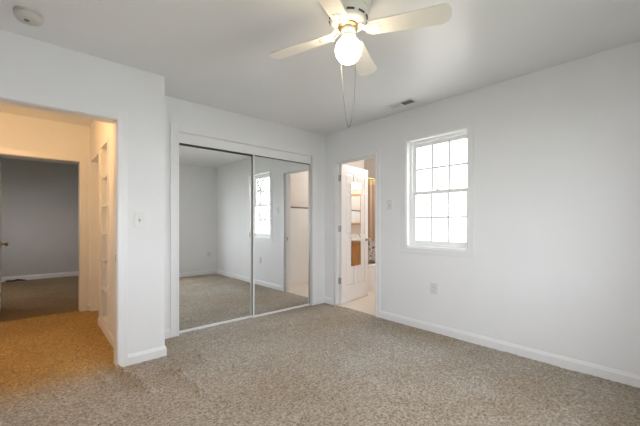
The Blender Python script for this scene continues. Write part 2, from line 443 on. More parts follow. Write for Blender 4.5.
baseboard('baseboard_back', ((XC, YB), (CL[0]-0.083, YB), (0, -1)), ((CL[1]+0.088, YB), (XR, YB), (0, -1)))
baseboard('baseboard_right', ((XR, BD[0]-0.06), (XR, YR), (-1, 0)), ((XR, YB), (XR, BD[1]+0.06), (-1, 0)))
baseboard('baseboard_rear', ((XL, YR), (XR, YR), (0, 1)))
baseboard('baseboard_left', ((XL, YR), (XL, YF), (1, 0)), ((XL, YF), (HD[0]-CW, YF), (0, -1)))
baseboard('baseboard_hall', ((XH, YF+T+0.09), (XH, HS[0]-0.01), (-1, 0)), ((FD[1]+0.075, YH), (XH, YH), (0, -1)))
baseboard('baseboard_far', ((-1.26, YFF), (2.88, YFF), (0, -1), dict(h=0.095)))

# casings: two-step moulding round an opening.  side = +1/-1 direction of projection
def casing(axis, face, side, u0, u1, ztop, w=CW, wt=None, bead=0.03, t0=0.011, t1=0.018, bottom=None, z0=-0.02):
    bm = bmesh.new(); wt = wt or w
    def bx(ua, ub, za, zb, th):
        if axis == 'x': box(bm, face, face+side*th, ua, ub, za, zb, 0.0025)
        else: box(bm, ua, ub, face, face+side*th, za, zb, 0.0025)
    zb = z0 if bottom is None else bottom-w
    for th, ww, wwt in ((t0, w, wt), (t1, bead, bead)):
        bx(u0-ww, u0, (z0 if bottom is None else bottom-ww), ztop+wwt, th); bx(u1, u1+ww, (z0 if bottom is None else bottom-ww), ztop+wwt, th)
        bx(u0, u1, ztop, ztop+wwt, th)
        if bottom is not None: bx(u0, u1, bottom-ww, bottom, th)
    return bm
def jamb(axis, f0, f1, u0, u1, ztop, t=0.006):
    bm = bmesh.new()
    for a, b, c, d in ((u0, u0+t, -0.02, ztop), (u1-t, u1, -0.02, ztop), (u0+t, u1-t, ztop-t, ztop)):
        if axis == 'x': box(bm, f0, f1, a, b, c, d)
        else: box(bm, a, b, f0, f1, c, d)
    return bm
t2 = struct('trim_2', casing('y', YF, -1, HD[0], HD[1], HD[3]), 'trim')
struct('jamb', jamb('y', YF-0.004, YF+T+0.004, HD[0], HD[1], HD[3]), 'trim', t2)
bm = bmesh.new(); box(bm, HD[1]-0.0085, HD[1]-0.006, YF+0.02, YF+0.045, 0.84, 0.90); o = link('strike_plate', bm, 'nickel', t2)
struct('trim_3', casing('y', YF+T, 1, HD[0], HD[1], HD[3], w=0.058), 'trim')
struct('trim_4', casing('y', YB, -1, CL[0], CL[1], CL[3], w=0.083, wt=0.072, bead=0.02, t0=0.014, t1=0.016), 'trim')
t5 = struct('trim_5', casing('x', XR, -1, BD[0], BD[1], BD[3], w=0.066, bead=0.022), 'trim')
struct('jamb', jamb('x', XR-0.004, XR+T+0.004, BD[0], BD[1], BD[3]), 'trim', t5)
bm = bmesh.new(); box(bm, XR+0.02, XR+0.034, BD[1]-0.018, BD[1]-0.006, 0, BD[3]-0.006); box(bm, XR+0.02, XR+0.034, BD[0]+0.006, BD[0]+0.018, 0, BD[3]-0.006)
box(bm, XR+0.02, XR+0.034, BD[0]+0.006, BD[1]-0.006, BD[3]-0.018, BD[3]-0.006); link('door_stop', bm, 'trim', t5)
bm = bmesh.new(); box(bm, XR+0.04, XR+0.065, BD[0]+0.006, BD[0]+0.0085, 0.86, 0.92); link('strike_plate', bm, 'brass', t5)
t6 = struct('trim_6', casing('y', YH, -1, FD[0], FD[1], FD[3], w=0.066, bead=0.026), 'trim')
struct('jamb', jamb('y', YH-0.004, YH+T+0.024, FD[0], FD[1], FD[3]), 'trim', t6)
t7 = struct('trim_7', jamb('x', XH-0.004, XH+T+0.004, HS[0], HS[1], HS[3]), 'trim')

# built-in shelf niche in the hall's side wall
bm = bmesh.new()
D = 0.24
box(bm, XH+D, XH+D+0.012, NI[0]-0.012, NI[1]+0.012, NI[2]-0.012, NI[3]+0.012)
for y in (NI[0]-0.012, NI[1]): box(bm, XH+T, XH+D, y, y+0.012, NI[2]-0.012, NI[3]+0.012)
for z in (NI[2]-0.012, NI[3]): box(bm, XH+T, XH+D, NI[0], NI[1], z, z+0.012)
niche = empty('built_in_shelf', (XH, 4.05, 0))
tag(niche, 'tall built-in shelf niche with five white shelves in the hall side wall', 'shelf')
def loc(o, p): o.matrix_parent_inverse = Matrix.Translation((-p[0], -p[1], -p[2])); return o
link('niche_liner', bm, 'trim', niche).location = (-XH, -4.05, 0)
bm = bmesh.new()
box(bm, XH-0.012, XH+0.002, NI[0]-0.028, NI[0]+0.004, NI[2]-0.03, NI[3]+0.045, 0.003)
box(bm, XH-0.012, XH+0.002, NI[0], NI[1], NI[3]-0.003, NI[3]+0.03, 0.003)
link('niche_edge_trim', bm, 'trim', niche).location = (-XH, -4.05, 0)
for z in (1.655, 1.345, 1.030, 0.733, 0.427):
    bm = bmesh.new(); box(bm, 0.006, D, NI[0]-4.05, NI[1]-4.05, z-0.009, z+0.009, 0.002)
    link('shelf', bm, 'trim', niche)

# ------------------------------------------------------------------ doors
def panel_door_bm(w, h, th):
    """six-panel slab: x 0..w, y -th..0, z 0..h; both faces panelled"""
    bm = bmesh.new()
    r = 0.007; st = 0.105; mid = 0.09
    xs = [(st, w/2-mid/2), (w/2+mid/2, w-st)]
    zs = [(0.22, 0.80), (0.98, 1.58), (1.68, h-0.11)]
    box(bm, 0, w, -th+r, -r, 0, h)
    for f0, f1 in ((-th, -th+r), (-r, 0)):
        for a, b in ((0, st), (w/2-mid/2, w/2+mid/2), (w-st, w)): box(bm, a, b, f0, f1, 0, h)
        zz = [(0, zs[0][0]), (zs[0][1], zs[1][0]), (zs[1][1], zs[2][0]), (zs[2][1], h)]
        for a, b in zz:
            for x0, x1 in ((st, w/2-mid/2), (w/2+mid/2, w-st)): box(bm, x0, x1, f0, f1, a, b)
        for x0, x1 in xs:
            for z0, z1 in zs:
                g = 0.012; s = 0.022
                yo, yi = (f1, f0+0.002) if f0 < -th/2 else (f0, f1-0.002)
                v = []
                for (ins, yy) in ((g, yo), (g+s, yi)):
                    v.append([bm.verts.new(p) for p in ((x0+ins, yy, z0+ins), (x1-ins, yy, z0+ins), (x1-ins, yy, z1-ins), (x0+ins, yy, z1-ins))])
                for i in range(4):
                    j = (i+1) % 4; bm.faces.new((v[0][i], v[0][j], v[1][j], v[1][i]))
                bm.faces.new(v[1])
    return bm
def knob_bm(sgn=-1):
    bm = bmesh.new()
    prof = [(0.0, 0.0), (0.030, 0.0), (0.031, 0.004), (0.026, 0.008), (0.012, 0.012), (0.010, 0.030), (0.014, 0.036), (0.024, 0.043), (0.0275, 0.054), (0.024, 0.064), (0.012, 0.070), (0, 0.0705)]
    lathe(bm, prof, 24, Matrix.Rotation(PI/2 if sgn < 0 else -PI/2, 4, 'X'))
    return bm
DW, DH, DT, DA = 0.73, 1.985, 0.035, math.radians(9)
door1 = link('door_1', panel_door_bm(DW, DH, DT), 'trim'); door1.location = (3.25, 3.1995, 0.012); door1.rotation_euler = (0, 0, DA)
tag(door1, 'white six-panel door standing open into the bathroom', 'door', kind='structure')
k = link('door_knob', knob_bm(-1), 'nickel', door1, True); k.location = (0.675, -DT, 0.885)
k = link('door_knob', knob_bm(1), 'nickel', door1, True); k.location = (0.675, 0, 0.885)
for z in (0.28, 1.02, 1.74):
    bm = bmesh.new()
    tube(bm, [(0, 0.004, 0), (0, 0.004, 0.09)], 0.007, 10)
    box(bm, -0.0025, 0, -0.033, 0.0, 0.0, 0.09)
    box(bm, -0.045, -0.004, 0.0045, 0.008, 0.0, 0.09)
    hg = link('hinge', bm, 'nickel', door1); hg.location = (0, 0, z)
# slim mirror hung on the door
dm = empty('door_mirror', door1.location.copy(), DA)
tag(dm, 'narrow frameless mirror hung on the white bathroom door reflecting the oak vanity', 'mirror')
dm.location = Matrix.Translation(door1.location) @ Matrix.Rotation(DA, 4, 'Z') @ Vector((0.376, -DT-0.0005, 0.52-0.012))
bm = bmesh.new(); box(bm, -0.132, 0.132, -0.004, 0, 0, 1.235, 0.001); link('mirror_glass', bm, 'mirror', dm)
for x, z in ((-0.132, 0.10), (-0.132, 0.42), (-0.132, 1.15), (0.132, 0.10), (0.132, 1.15)):
    bm = bmesh.new(); box(bm, -0.007, 0.007, -0.0065, 0.0, -0.010, 0.010, 0.002); c = link('clip', bm, 'nickel', dm); c.location = (x, 0, z)

# closed door in the hall's side doorway, and the far room's open door
bm = panel_door_bm(0.68, 1.94, 0.035); d2 = link('door_2', bm, 'trim'); d2.location = (XH+T+0.006, HS[0]+0.01, 0.012); d2.rotation_euler = (0, 0, PI/2)
tag(d2, kind='structure')
bm = panel_door_bm(0.745, 1.94, 0.035); d3 = link('door_3', bm, 'trim'); d3.location = (FD[0]-0.035-0.012, YH+T+0.03, 0.012); d3.rotation_euler = (0, 0, math.radians(90.2))
tag(d3, 'white door edge standing open into the dim grey room past the hall', 'door', kind='structure')
k = link('door_knob', knob_bm(-1), 'brass', d3, True); k.location = (0.685, -0.035, 0.86)
k = link('door_knob', knob_bm(1), 'brass', d3, True); k.location = (0.685, 0, 0.86)

# mirrored sliding closet doors
def slider(x0, x1, y, z0, z1, stile, label, lm, rm, bottom='alum'):
    r = empty('sliding_mirror_door', ((x0+x1)/2, y, 0)); tag(r, label, 'closet door', kind='thing')
    w = (x1-x0)/2
    bm = bmesh.new(); box(bm, -w+0.006, w-0.006, 0.004, 0.009, z0+0.01, z1-0.005); link('mirror_panel', bm, 'mirror', r)
    bm = bmesh.new(); box(bm, -w, -w+stile, -0.006, 0.016, z0, z1, 0.002); link('stile', bm, lm, r)
    bm = bmesh.new(); box(bm, w-stile, w, -0.006, 0.016, z0, z1, 0.002); link('stile', bm, rm, r)
    bm = bmesh.new(); box(bm, -w+stile, w-stile, -0.006, 0.016, z0, z0+0.014, 0.002); link('bottom_rail', bm, bottom, r)
    bm = bmesh.new(); box(bm, -w+stile, w-stile, -0.004, 0.016, z1-0.014, z1, 0.002); link('top_rail', bm, 'darkmetal', r)
    return r
slider(CL[0]+0.006, 2.048, YB+0.054, 0.006, 1.992, 0.013, 'mirrored sliding closet door nearest the light switch, reflecting the empty room corner', 'alum', 'darkmetal')
slider(2.012, CL[1]-0.006, YB+0.026, 0.006, 1.996, 0.013, 'mirrored sliding closet door nearest the bathroom doorway, reflecting the window', 'alum', 'nickel')
bm = bmesh.new(); box(bm, CL[0], CL[1], YB+0.010, YB+0.020, 1.992, CL[3], 0.001); struct('trim_8', bm, 'trim')
bm = bmesh.new(); box(bm, CL[0], 2.03, YB+0.050, YB+0.068, -0.02, 0.004, 0.001); box(bm, 2.0, CL[1], YB+0.022, YB+0.040, -0.02, 0.004, 0.001)
struct('trim_9', bm, 'alum')
bm = bmesh.new(); box(bm, CL[0], CL[1], YB+0.022, YB+0.095, 2.0, 2.03); struct('trim_10', bm, 'darkmetal')
bm = bmesh.new()
for a, b in ((CL[0], CL[0]+0.005), (CL[1]-0.005, CL[1])): box(bm, a, b, YB-0.004, YB+T, -0.02, CL[3])
box(bm, CL[0], CL[1], YB-0.004, YB+T, CL[3]-0.005, CL[3]); struct('trim_11', bm, 'trim')

# ------------------------------------------------------------------ windows
def window(name, axis, face, out, u0, u1, z0, z1, cols=3, rows=2, label=None, fs=(0.034, 0.034, 0.044, 0.044)):
    """double-hung window; face = room-side wall plane, out = +1/-1 direction to outdoors"""
    root = empty(name); root['kind'] = 'structure'
    if label: tag(root, label, 'window')
    def bxx(bm, a, b, ua, ub, za, zb, bev=0.0015):
        p, q = face+out*a, face+out*b
        if axis == 'x': box(bm, min(p, q), max(p, q), ua, ub, za, zb, bev)
        else: box(bm, ua, ub, min(p, q), max(p, q), za, zb, bev)
    # lining and frame
    bm = bmesh.new(); f = 0.034; fa, fb, sa, sb = fs
    bxx(bm, 0.001, 0.125, u0, u0+0.006, z0, z1, 0); bxx(bm, 0.001, 0.125, u1-0.006, u1, z0, z1, 0); bxx(bm, 0.001, 0.125, u0, u1, z1-0.006, z1, 0)
    bxx(bm, 0.062, 0.125, u0+0.006, u0+fa, z0, z1); bxx(bm, 0.062, 0.125, u1-fb, u1-0.006, z0, z1)
    bxx(bm, 0.062, 0.125, u0+fa, u1-fb, z1-f, z1-0.006); bxx(bm, 0.062, 0.125, u0+fa, u1-fb, z0, z0+0.03)
    # parting beads
    bxx(bm, 0.086, 0.090, u0+fa, u0+fa+0.008, z0+0.03, z1-f, 0); bxx(bm, 0.086, 0.090, u1-fb-0.008, u1-fb, z0+0.03, z1-f, 0)
    link('window_frame', bm, 'vinyl', root)
    bm = bmesh.new(); bxx(bm, -0.002, 0.075, u0+0.004, u1-0.004, z0-0.004, z0+0.018, 0.003); link('window_sill', bm, 'vinyl', root)
    cb = casing(axis, face, -out, u0, u1, z1, w=0.06, bead=0.014, t0=0.010, t1=0.014, bottom=z0)
    link('window_casing', cb, 'trim', root)
    zm = (z0+z1)/2+0.008
    a0, a1 = u0+fa, u1-fb
    for nm, d0, d1, zl, zh, lo, hi in (('lower_sash', 0.064, 0.086, z0+0.03, zm+0.018, 0.052, 0.036), ('upper_sash', 0.090, 0.112, zm-0.018, z1-f, 0.036, 0.040)):
        bm = bmesh.new()
        bxx(bm, d0, d1, a0, a0+sa, zl, zh); bxx(bm, d0, d1, a1-sb, a1, zl, zh)
        bxx(bm, d0, d1, a0+sa, a1-sb, zl, zl+lo); bxx(bm, d0, d1, a0+sa, a1-sb, zh-hi, zh)
        s = link(nm, bm, 'vinyl', root)
        bm = bmesh.new(); g0, g1, h0, h1 = a0+sa, a1-sb, zl+lo, zh-hi; m = 0.0105; dm_ = (d0+d1)/2
        for c in range(1, cols): u = g0+(g1-g0)*c/cols; bxx(bm, dm_-0.006, dm_+0.006, u-m, u+m, h0, h1, 0)
        for r_ in range(1, rows): z = h0+(h1-h0)*r_/rows; bxx(bm, dm_-0.0055, dm_+0.0055, g0, g1, z-m, z+m, 0)
        link('muntin_grid', bm, 'vinyl', s)
        bm = bmesh.new(); bxx(bm, dm_-0.002, dm_+0.002, g0-0.004, g1+0.004, h0-0.004, h1+0.004, 0); link('pane', bm, 'glass', s)
    bm = bmesh.new(); uc = (u0+u1)/2
    bxx(bm, 0.060, 0.086, uc-0.025, uc+0.025, zm+0.018, zm+0.026, 0.002); bxx(bm, 0.064, 0.078, uc-0.008, uc+0.02, zm+0.026, zm+0.036, 0.002)
    link('sash_lock', bm, 'vinyl', root)
    return root
window('window_1', 'x', XR, 1, *WIN, label='white double-hung window with grid panes in the right wall', fs=(0.014, 0.036, 0.028, 0.040))
window('added_window_left', 'x', XL, -1, *LW)  # added out of view as a daylight source
window('added_window_rear', 'y', YR, -1, *RW)  # also added, unseen, lights the room from behind the camera

# ------------------------------------------------------------------ switches and outlets
def wall_basis(face_pt, n):
    n = Vector(n).normalized(); z = Vector((0, 0, 1)); x = z.cross(n)
    m = Matrix((x, n, z)).transposed().to_4x4(); m.translation = Vector(face_pt); return m
def plate_base(name, p, n, label, cat, group=None, w=0.072, h=0.116, m='plate'):
    r = empty(name); r.matrix_world = wall_basis(p, n); tag(r, label, cat, group)
    bm = bmesh.new(); box(bm, -w/2, w/2, 0.0, 0.0062, -h/2, h/2, 0.0015); link('cover_plate', bm, m, r)
    return r
def switch(p, n, label, m='plate'):
    r = plate_base('light_switch', p, n, label, 'light switch', m=m)
    bm = bmesh.new(); box(bm, -0.006, 0.006, 0.0055, 0.0072, -0.013, 0.013); link('toggle_slot', bm, 'greyslot', r)
    bm = bmesh.new(); box(bm, -0.0045, 0.0045, 0.0, 0.014, -0.006, 0.006, 0.001, Matrix.Translation((0, 0.006, 0.003)) @ Matrix.Rotation(math.radians(25), 4, 'X')); link('toggle', bm, m, r)
    for z in (-0.03, 0.03):
        bm = bmesh.new(); lathe(bm, [(0, 0), (0.0035, 0), (0.003, 0.0015), (0, 0.0018)], 12, Matrix.Translation((0, 0.006, z)) @ Matrix.Rotation(-PI/2, 4, 'X')); link('screw', bm, 'nickel', r)
    return r
def outlet(p, n, label, m='plate2'):
    r = plate_base('wall_outlet', p, n, label, 'electrical outlet', m=m)
    for z in (-0.02, 0.02):
        bm = bmesh.new(); prism(bm, [(0.0165*math.cos(a), max(-0.0125, min(0.0125, 0.0175*math.sin(a)))) for a in [2*PI*i/24 for i in range(24)]], 0, 0.0022, Matrix.Translation((0, 0.0078, z)) @ Matrix.Rotation(PI/2, 4, 'X')); s = link('receptacle', bm, m, r)
        bm = bmesh.new()
        for x, hh in ((-0.006, 0.008), (0.006, 0.006)): box(bm, x-0.001, x+0.001, 0.0078, 0.0084, z-hh/2+0.002, z+hh/2+0.002)
        lathe(bm, [(0, 0), (0.0022, 0), (0.0022, 0.0006), (0, 0.0006)], 10, Matrix.Translation((0, 0.0078, z-0.007)) @ Matrix.Rotation(-PI/2, 4, 'X'))
        link('slot', bm, 'slot', s)
    bm = bmesh.new(); lathe(bm, [(0, 0), (0.0035, 0), (0.003, 0.0015), (0, 0.0018)], 12, Matrix.Translation((0, 0.006, 0)) @ Matrix.Rotation(-PI/2, 4, 'X')); link('screw', bm, 'nickel', r)
    return r
switch((0.664, YF, 1.183), (0, -1, 0), 'white light switch on the wall between hall doorway and closet')
switch((XR, 2.287, 1.378), (-1, 0, 0), 'small white light switch between the bathroom doorway and the window', 'plate2')
outlet((XR, 1.718, 0.462), (-1, 0, 0), 'white electrical outlet low on the wall under the window')
outlet((3.0, YR, 0.45), (0, 1, 0), 'white electrical outlet seen only in the mirrored door')

# ------------------------------------------------------------------ ceiling vent and smoke detector
v = empty('ceiling_vent', (2.955, 1.975, H)); tag(v, 'white rectangular air vent in the ceiling above the window', 'air vent')
bm = bmesh.new(); L2, W2 = 0.165, 0.068
for a in ((-W2, W2, -L2, -L2+0.02), (-W2, W2, L2-0.02, L2), (-W2, -W2+0.018, -L2+0.02, L2-0.02), (W2-0.018, W2, -L2+0.02, L2-0.02), (-W2+0.018, W2-0.018, -0.008, 0.008)):
    box(bm, *a, -0.008, 0.0, 0.0015)
link('vent_frame', bm, 'plate', v)
bm = bmesh.new(); box(bm, -W2+0.01, W2-0.01, -L2+0.01, L2-0.01, -0.0015, -0.0004); link('duct_back', bm, 'slot', v)
for sgn, y0, y1 in ((1, 0.008, L2-0.02), (-1, -L2+0.02, -0.008)):
    n = 9 if sgn < 0 else 6; hw = 0.0065 if sgn < 0 else 0.0048
    for i in range(n):
        y = y0+(y1-y0)*(i+0.5)/n
        bm = bmesh.new(); box(bm, -W2+0.016, W2-0.016, -hw, hw, -0.0006, 0.0006, 0, Matrix.Translation((0, y, -0.0065)) @ Matrix.Rotation(math.radians(-58 if sgn > 0 else 33), 4, 'X')); link('louver', bm, 'plate', v)

sd = empty('smoke_detector', (-0.018, 2.649, H)); tag(sd, 'round off-white smoke detector on the ceiling above the hall doorway', 'smoke detector')
bm = bmesh.new(); lathe(bm, [(0, 0), (0.070, 0), (0.071, -0.004), (0.069, -0.012), (0, -0.012)], 40); link('base_plate', bm, 'detector', sd, True)
bm = bmesh.new(); lathe(bm, [(0, -0.0115), (0.066, -0.0115), (0.066, -0.0155), (0, -0.0155)], 40); link('shadow_gap', bm, 'greyslot', sd, True)
bm = bmesh.new(); lathe(bm, [(0, -0.0155), (0.069, -0.0155), (0.069, -0.022), (0.066, -0.034), (0.058, -0.046), (0.044, -0.051), (0, -0.051)], 40); link('cover', bm, 'detector', sd, True)
bm = bmesh.new(); lathe(bm, [(0, -0.0505), (0.014, -0.0505), (0.012, -0.055), (0, -0.0555)], 24); b_ = link('test_button', bm, 'greyslot', sd, True); b_.location = (-0.008, -0.012, 0)

# ------------------------------------------------------------------ ceiling fan
fan = empty('ceiling_fan', (1.356, 1.264, H)); tag(fan, 'white four-blade ceiling fan with a lit round glass globe', 'ceiling fan')
bm = bmesh.new(); lathe(bm, [(0, 0), (0.128, 0), (0.131, -0.006), (0.131, -0.030), (0.128, -0.055), (0.120, -0.062), (0, -0.062)], 48); link('ceiling_canopy', bm, 'fan_white', fan, True)
bm = bmesh.new(); lathe(bm, [(0, -0.060), (0.112, -0.060), (0.113, -0.066), (0.111, -0.095), (0.106, -0.122), (0.096, -0.140), (0.078, -0.148), (0, -0.148)], 48); mh = link('motor_housing', bm, 'fan_white', fan, True)
for i in range(10):                                   # curved cooling slots
    a0 = 2*PI*i/10+0.05; sl = []
    for kx in range(5):
        a = a0+0.38*kx/4; sl.append((0.1075*math.cos(a), 0.1075*math.sin(a), -0.114))
    bm = bmesh.new(); tube(bm, sl, 0.0058, 6); link('cooling_slot', bm, 'slot', mh)
bm = bmesh.new(); lathe(bm, [(0, -0.148), (0.056, -0.148), (0.060, -0.152), (0.060, -0.160), (0.052, -0.164), (0, -0.164)], 40); link('flywheel', bm, 'brass', fan, True)
bm = bmesh.new(); lathe(bm, [(0, -0.156), (0.040, -0.156), (0.043, -0.160), (0.042, -0.186), (0.037, -0.194), (0.034, -0.204), (0.038, -0.208), (0.038, -0.214), (0, -0.214)], 36); link('switch_housing', bm, 'fan_white', fan, True)
bm = bmesh.new()
R = 0.075; zc = -0.288
lathe(bm, [(0.0, -0.213), (0.029, -0.213)]+[(R*math.sin(a), zc+R*math.cos(a)) for a in [0.40+(PI-0.40)*i/22 for i in range(23)]], 40); link('glass_globe', bm, 'globe', fan, True)

def blade_outline():
    pts = []; r0, r1, w0, w1, c = 0.118, 0.555, 0.050, 0.066, 0.046
    pts += [(r0, -w0*0.75), (r0+0.02, -w0)]
    for i in range(9): a = -PI/2+PI/2*i/8; pts.append((r1-c+c*math.cos(a), -(w1-c)+c*math.sin(a)))
    for i in range(9): a = PI/2*i/8; pts.append((r1-c+c*math.cos(a), (w1-c)+c*math.sin(a)))
    pts += [(r0+0.02, w0), (r0, w0*0.75)]
    return pts
def make_blade():
    b = empty('blade'); b.parent = fan; b.location = (0, 0, 2.258-H)
    px = Matrix.Rotation(math.radians(-11), 4, 'X')
    bm = bmesh.new(); prism(bm, blade_outline(), -0.003, 0.003, px, 0.0015); link('blade_board', bm, 'blade', b)
    bm = bmesh.new()
    tube(bm, [(0.055, 0, 0.034), (0.075, 0, 0.032), (0.095, 0, 0.016), (0.115, 0, -0.003), (0.14, 0, -0.006)], [0.010, 0.010, 0.009, 0.009, 0.007], 10)
    prism(bm, [(0.105, -0.010), (0.125, -0.028), (0.15, -0.036), (0.182, -0.028), (0.174, -0.012), (0.196, 0), (0.174, 0.012), (0.182, 0.028), (0.15, 0.036), (0.125, 0.028), (0.105, 0.010)], -0.0065, -0.003, px, 0.001)
    for s in (-1, 1):                                 # scrolls of the cast bracket
        sp = []
        for i in range(15):
            a = i/14*1.6*PI; rr = 0.016*(1-0.55*i/14)
            sp.append((0.112+rr*math.sin(a)*0.9, s*(0.010+0.016-rr*math.cos(a)), -0.003))
        tube(bm, sp, 0.003, 6)
        tube(bm, [(0.062, s*0.010, 0.030), (0.078, s*0.022, 0.020), (0.098, s*0.025, 0.006), (0.12, s*0.022, -0.004)], 0.0035, 6)
    for p in ((0.145, -0.02), (0.145, 0.02), (0.178, 0)):
        lathe(bm, [(0, 0), (0.005, 0), (0.004, -0.002), (0, -0.003)], 10, px @ Matrix.Translation((p[0], p[1], -0.0065)))
    link('blade_bracket', bm, 'fan_white', b)
    return b
b0 = make_blade()
for i, deg in enumerate((27, 108, 204, 300)):
    if i == 0: b = b0
    else:
        b = b0.copy(); C.objects.link(b)
        for ch in list(b0.children):
            c = ch.copy(); C.objects.link(c); c.parent = b
    b.rotation_euler = (0, 0, math.radians(deg))
# looped pull chain, beads on a cord: hangs in front of the globe and passes behind it
rv = Vector((0.7435, -0.6687, 0)); fv = Vector((0.6687, 0.7435, 0))
def q(r, f, z): p = rv*r+fv*f; return Vector((p.x, p.y, z))
path = [q(0.034, -0.035, -0.180), q(0.036, -0.088, -0.206), q(0.034, -0.090, -0.30), q(0.031, -0.084, -0.45), q(0.027, -0.078, -0.60), q(0.018, -0.070, -0.69), q(0.007, -0.060, -0.735),
        q(0.0, -0.052, -0.745), q(-0.008, -0.045, -0.73), q(-0.018, -0.03, -0.66), q(-0.028, 0.0, -0.55), q(-0.034, 0.05, -0.40), q(-0.036, 0.086, -0.30), q(-0.034, 0.088, -0.22), q(-0.03, 0.036, -0.185)]
fine = []
for i in range(len(path)-1):                          # Catmull-Rom
    p0, p1, p2, p3 = path[max(i-1, 0)], path[i], path[i+1], path[min(i+2, len(path)-1)]
    for s in range(8):
        t = s/8; fine.append(0.5*((2*p1)+(p2-p0)*t+(2*p0-5*p1+4*p2-p3)*t*t+(3*p1-p0-3*p2+p3)*t**3))
fine.append(path[-1])
bm = bmesh.new(); tube(bm, fine, 0.0014, 6)
for i in range(0, len(fine)):
    t = bmesh.new(); bmesh.ops.create_icosphere(t, subdivisions=1, radius=0.0026); merge(bm, t, Matrix.Translation(fine[i]))
link('pull_chain', bm, 'chain', fan, True)

# ------------------------------------------------------------------ bathroom
va = empty('bathroom_vanity', (5.36, 2.47, 0)); tag(va, 'honey oak vanity with white top reflected in the bathroom door mirror', 'vanity')
X0, X1, Y0, Y1 = -0.25, 0.25, -0.33, 0.33
bm = bmesh.new(); box(bm, X0+0.02, X1, Y0, Y1, 0.09, 0.795); box(bm, X0+0.08, X1, Y0+0.01, Y1-0.01, 0.004, 0.09); link('cabinet_body', bm, 'oak', va)
for y0, y1 in ((Y0+0.02, -0.008), (0.008, Y1-0.02)):
    bm = bmesh.new(); box(bm, X0, X0+0.02, y0, y1, 0.12, 0.765, 0.003); box(bm, X0-0.006, X0, y0+0.05, y1-0.05, 0.18, 0.70, 0.003); d = link('cabinet_door', bm, 'oak', va)
    bm = bmesh.new(); ky = (y1-0.03) if y0 < 0 and y1 < 0 else (y0+0.03)
    lathe(bm, [(0, 0), (0.006, 0), (0.006, 0.012), (0.013, 0.018), (0.011, 0.026), (0, 0.028)], 16, Matrix.Translation((X0, ky, 0.70)) @ Matrix.Rotation(-PI/2, 4, 'Y')); link('knob', bm, 'brass', d, True)
bm = bmesh.new(); box(bm, X0-0.025, X1, Y0-0.005, Y1+0.01, 0.795, 0.830, 0.006); box(bm, X1-0.02, X1, Y0-0.005, Y1+0.01, 0.83, 0.92, 0.004)
lathe(bm, [(0.18, 0.831), (0.185, 0.836), (0.175, 0.838), (0.15, 0.835), (0.10, 0.832), (0, 0.8315)], 32, Matrix.Translation((-0.02, 0, 0))); link('countertop', bm, 'counter', va)
bm = bmesh.new(); lathe(bm, [(0, 0.83), (0.024, 0.83), (0.02, 0.85), (0.013, 0.90), (0, 0.905)], 20, Matrix.Translation((0.17, 0, 0))); tube(bm, [(0.17, 0, 0.885), (0.12, 0, 0.915), (0.06, 0, 0.90), (0.05, 0, 0.88)], 0.010, 10)
for s in (-0.09, 0.09): lathe(bm, [(0, 0.83), (0.022, 0.83), (0.018, 0.86), (0.02, 0.885), (0, 0.89)], 18, Matrix.Translation((0.17, s, 0)))
link('faucet', bm, 'chrome', va, True)
mc = empty('medicine_cabinet', (BX, 2.345, 1.12)); tag(mc, 'oak framed mirror cabinet on the bathroom wall, seen in the door mirror', 'medicine cabinet')
bm = bmesh.new(); box(bm, -0.11, 0, -0.2, 0.2, 0, 0.66, 0.003); link('cabinet_body', bm, 'oak', mc)
bm = bmesh.new(); fr = 0.045
for a in ((-0.2, -0.2+fr, 0, 0.66), (0.2-fr, 0.2, 0, 0.66), (-0.2+fr, 0.2-fr, 0, fr), (-0.2+fr, 0.2-fr, 0.66-fr, 0.66)): box(bm, -0.13, -0.11, *a, 0.003)
fd = link('door_frame', bm, 'oak', mc)
bm = bmesh.new(); box(bm, -0.120, -0.112, -0.2+fr-0.005, 0.2-fr+0.005, fr-0.005, 0.66-fr+0.005); link('mirror_glass', bm, 'mirror', fd)
vl = empty('vanity_light', (BX, 2.42, 1.93)); tag(vl, 'glowing globe bulb bar above the mirror cabinet, seen in the door mirror', 'wall light')
bm = bmesh.new(); box(bm, -0.035, 0, -0.28, 0.28, -0.05, 0.05, 0.006); link('light_bar', bm, 'chrome', vl)
for y in (-0.18, 0, 0.18):
    bm = bmesh.new(); lathe(bm, [(0, 0.0), (0.022, 0.0), (0.024, 0.01), (0.02, 0.03), (0, 0.03)], 16, Matrix.Translation((-0.035, y, 0)) @ Matrix.Rotation(-PI/2, 4, 'Y')); sk = link('socket', bm, 'chrome', vl, True)
    bm = bmesh.new(); lathe(bm, [(0.045*math.sin(PI*i/14), -0.045*math.cos(PI*i/14)) for i in range(15)], 20, Matrix.Translation((-0.108, y, 0))); link('bulb', bm, 'bulb', sk, True)

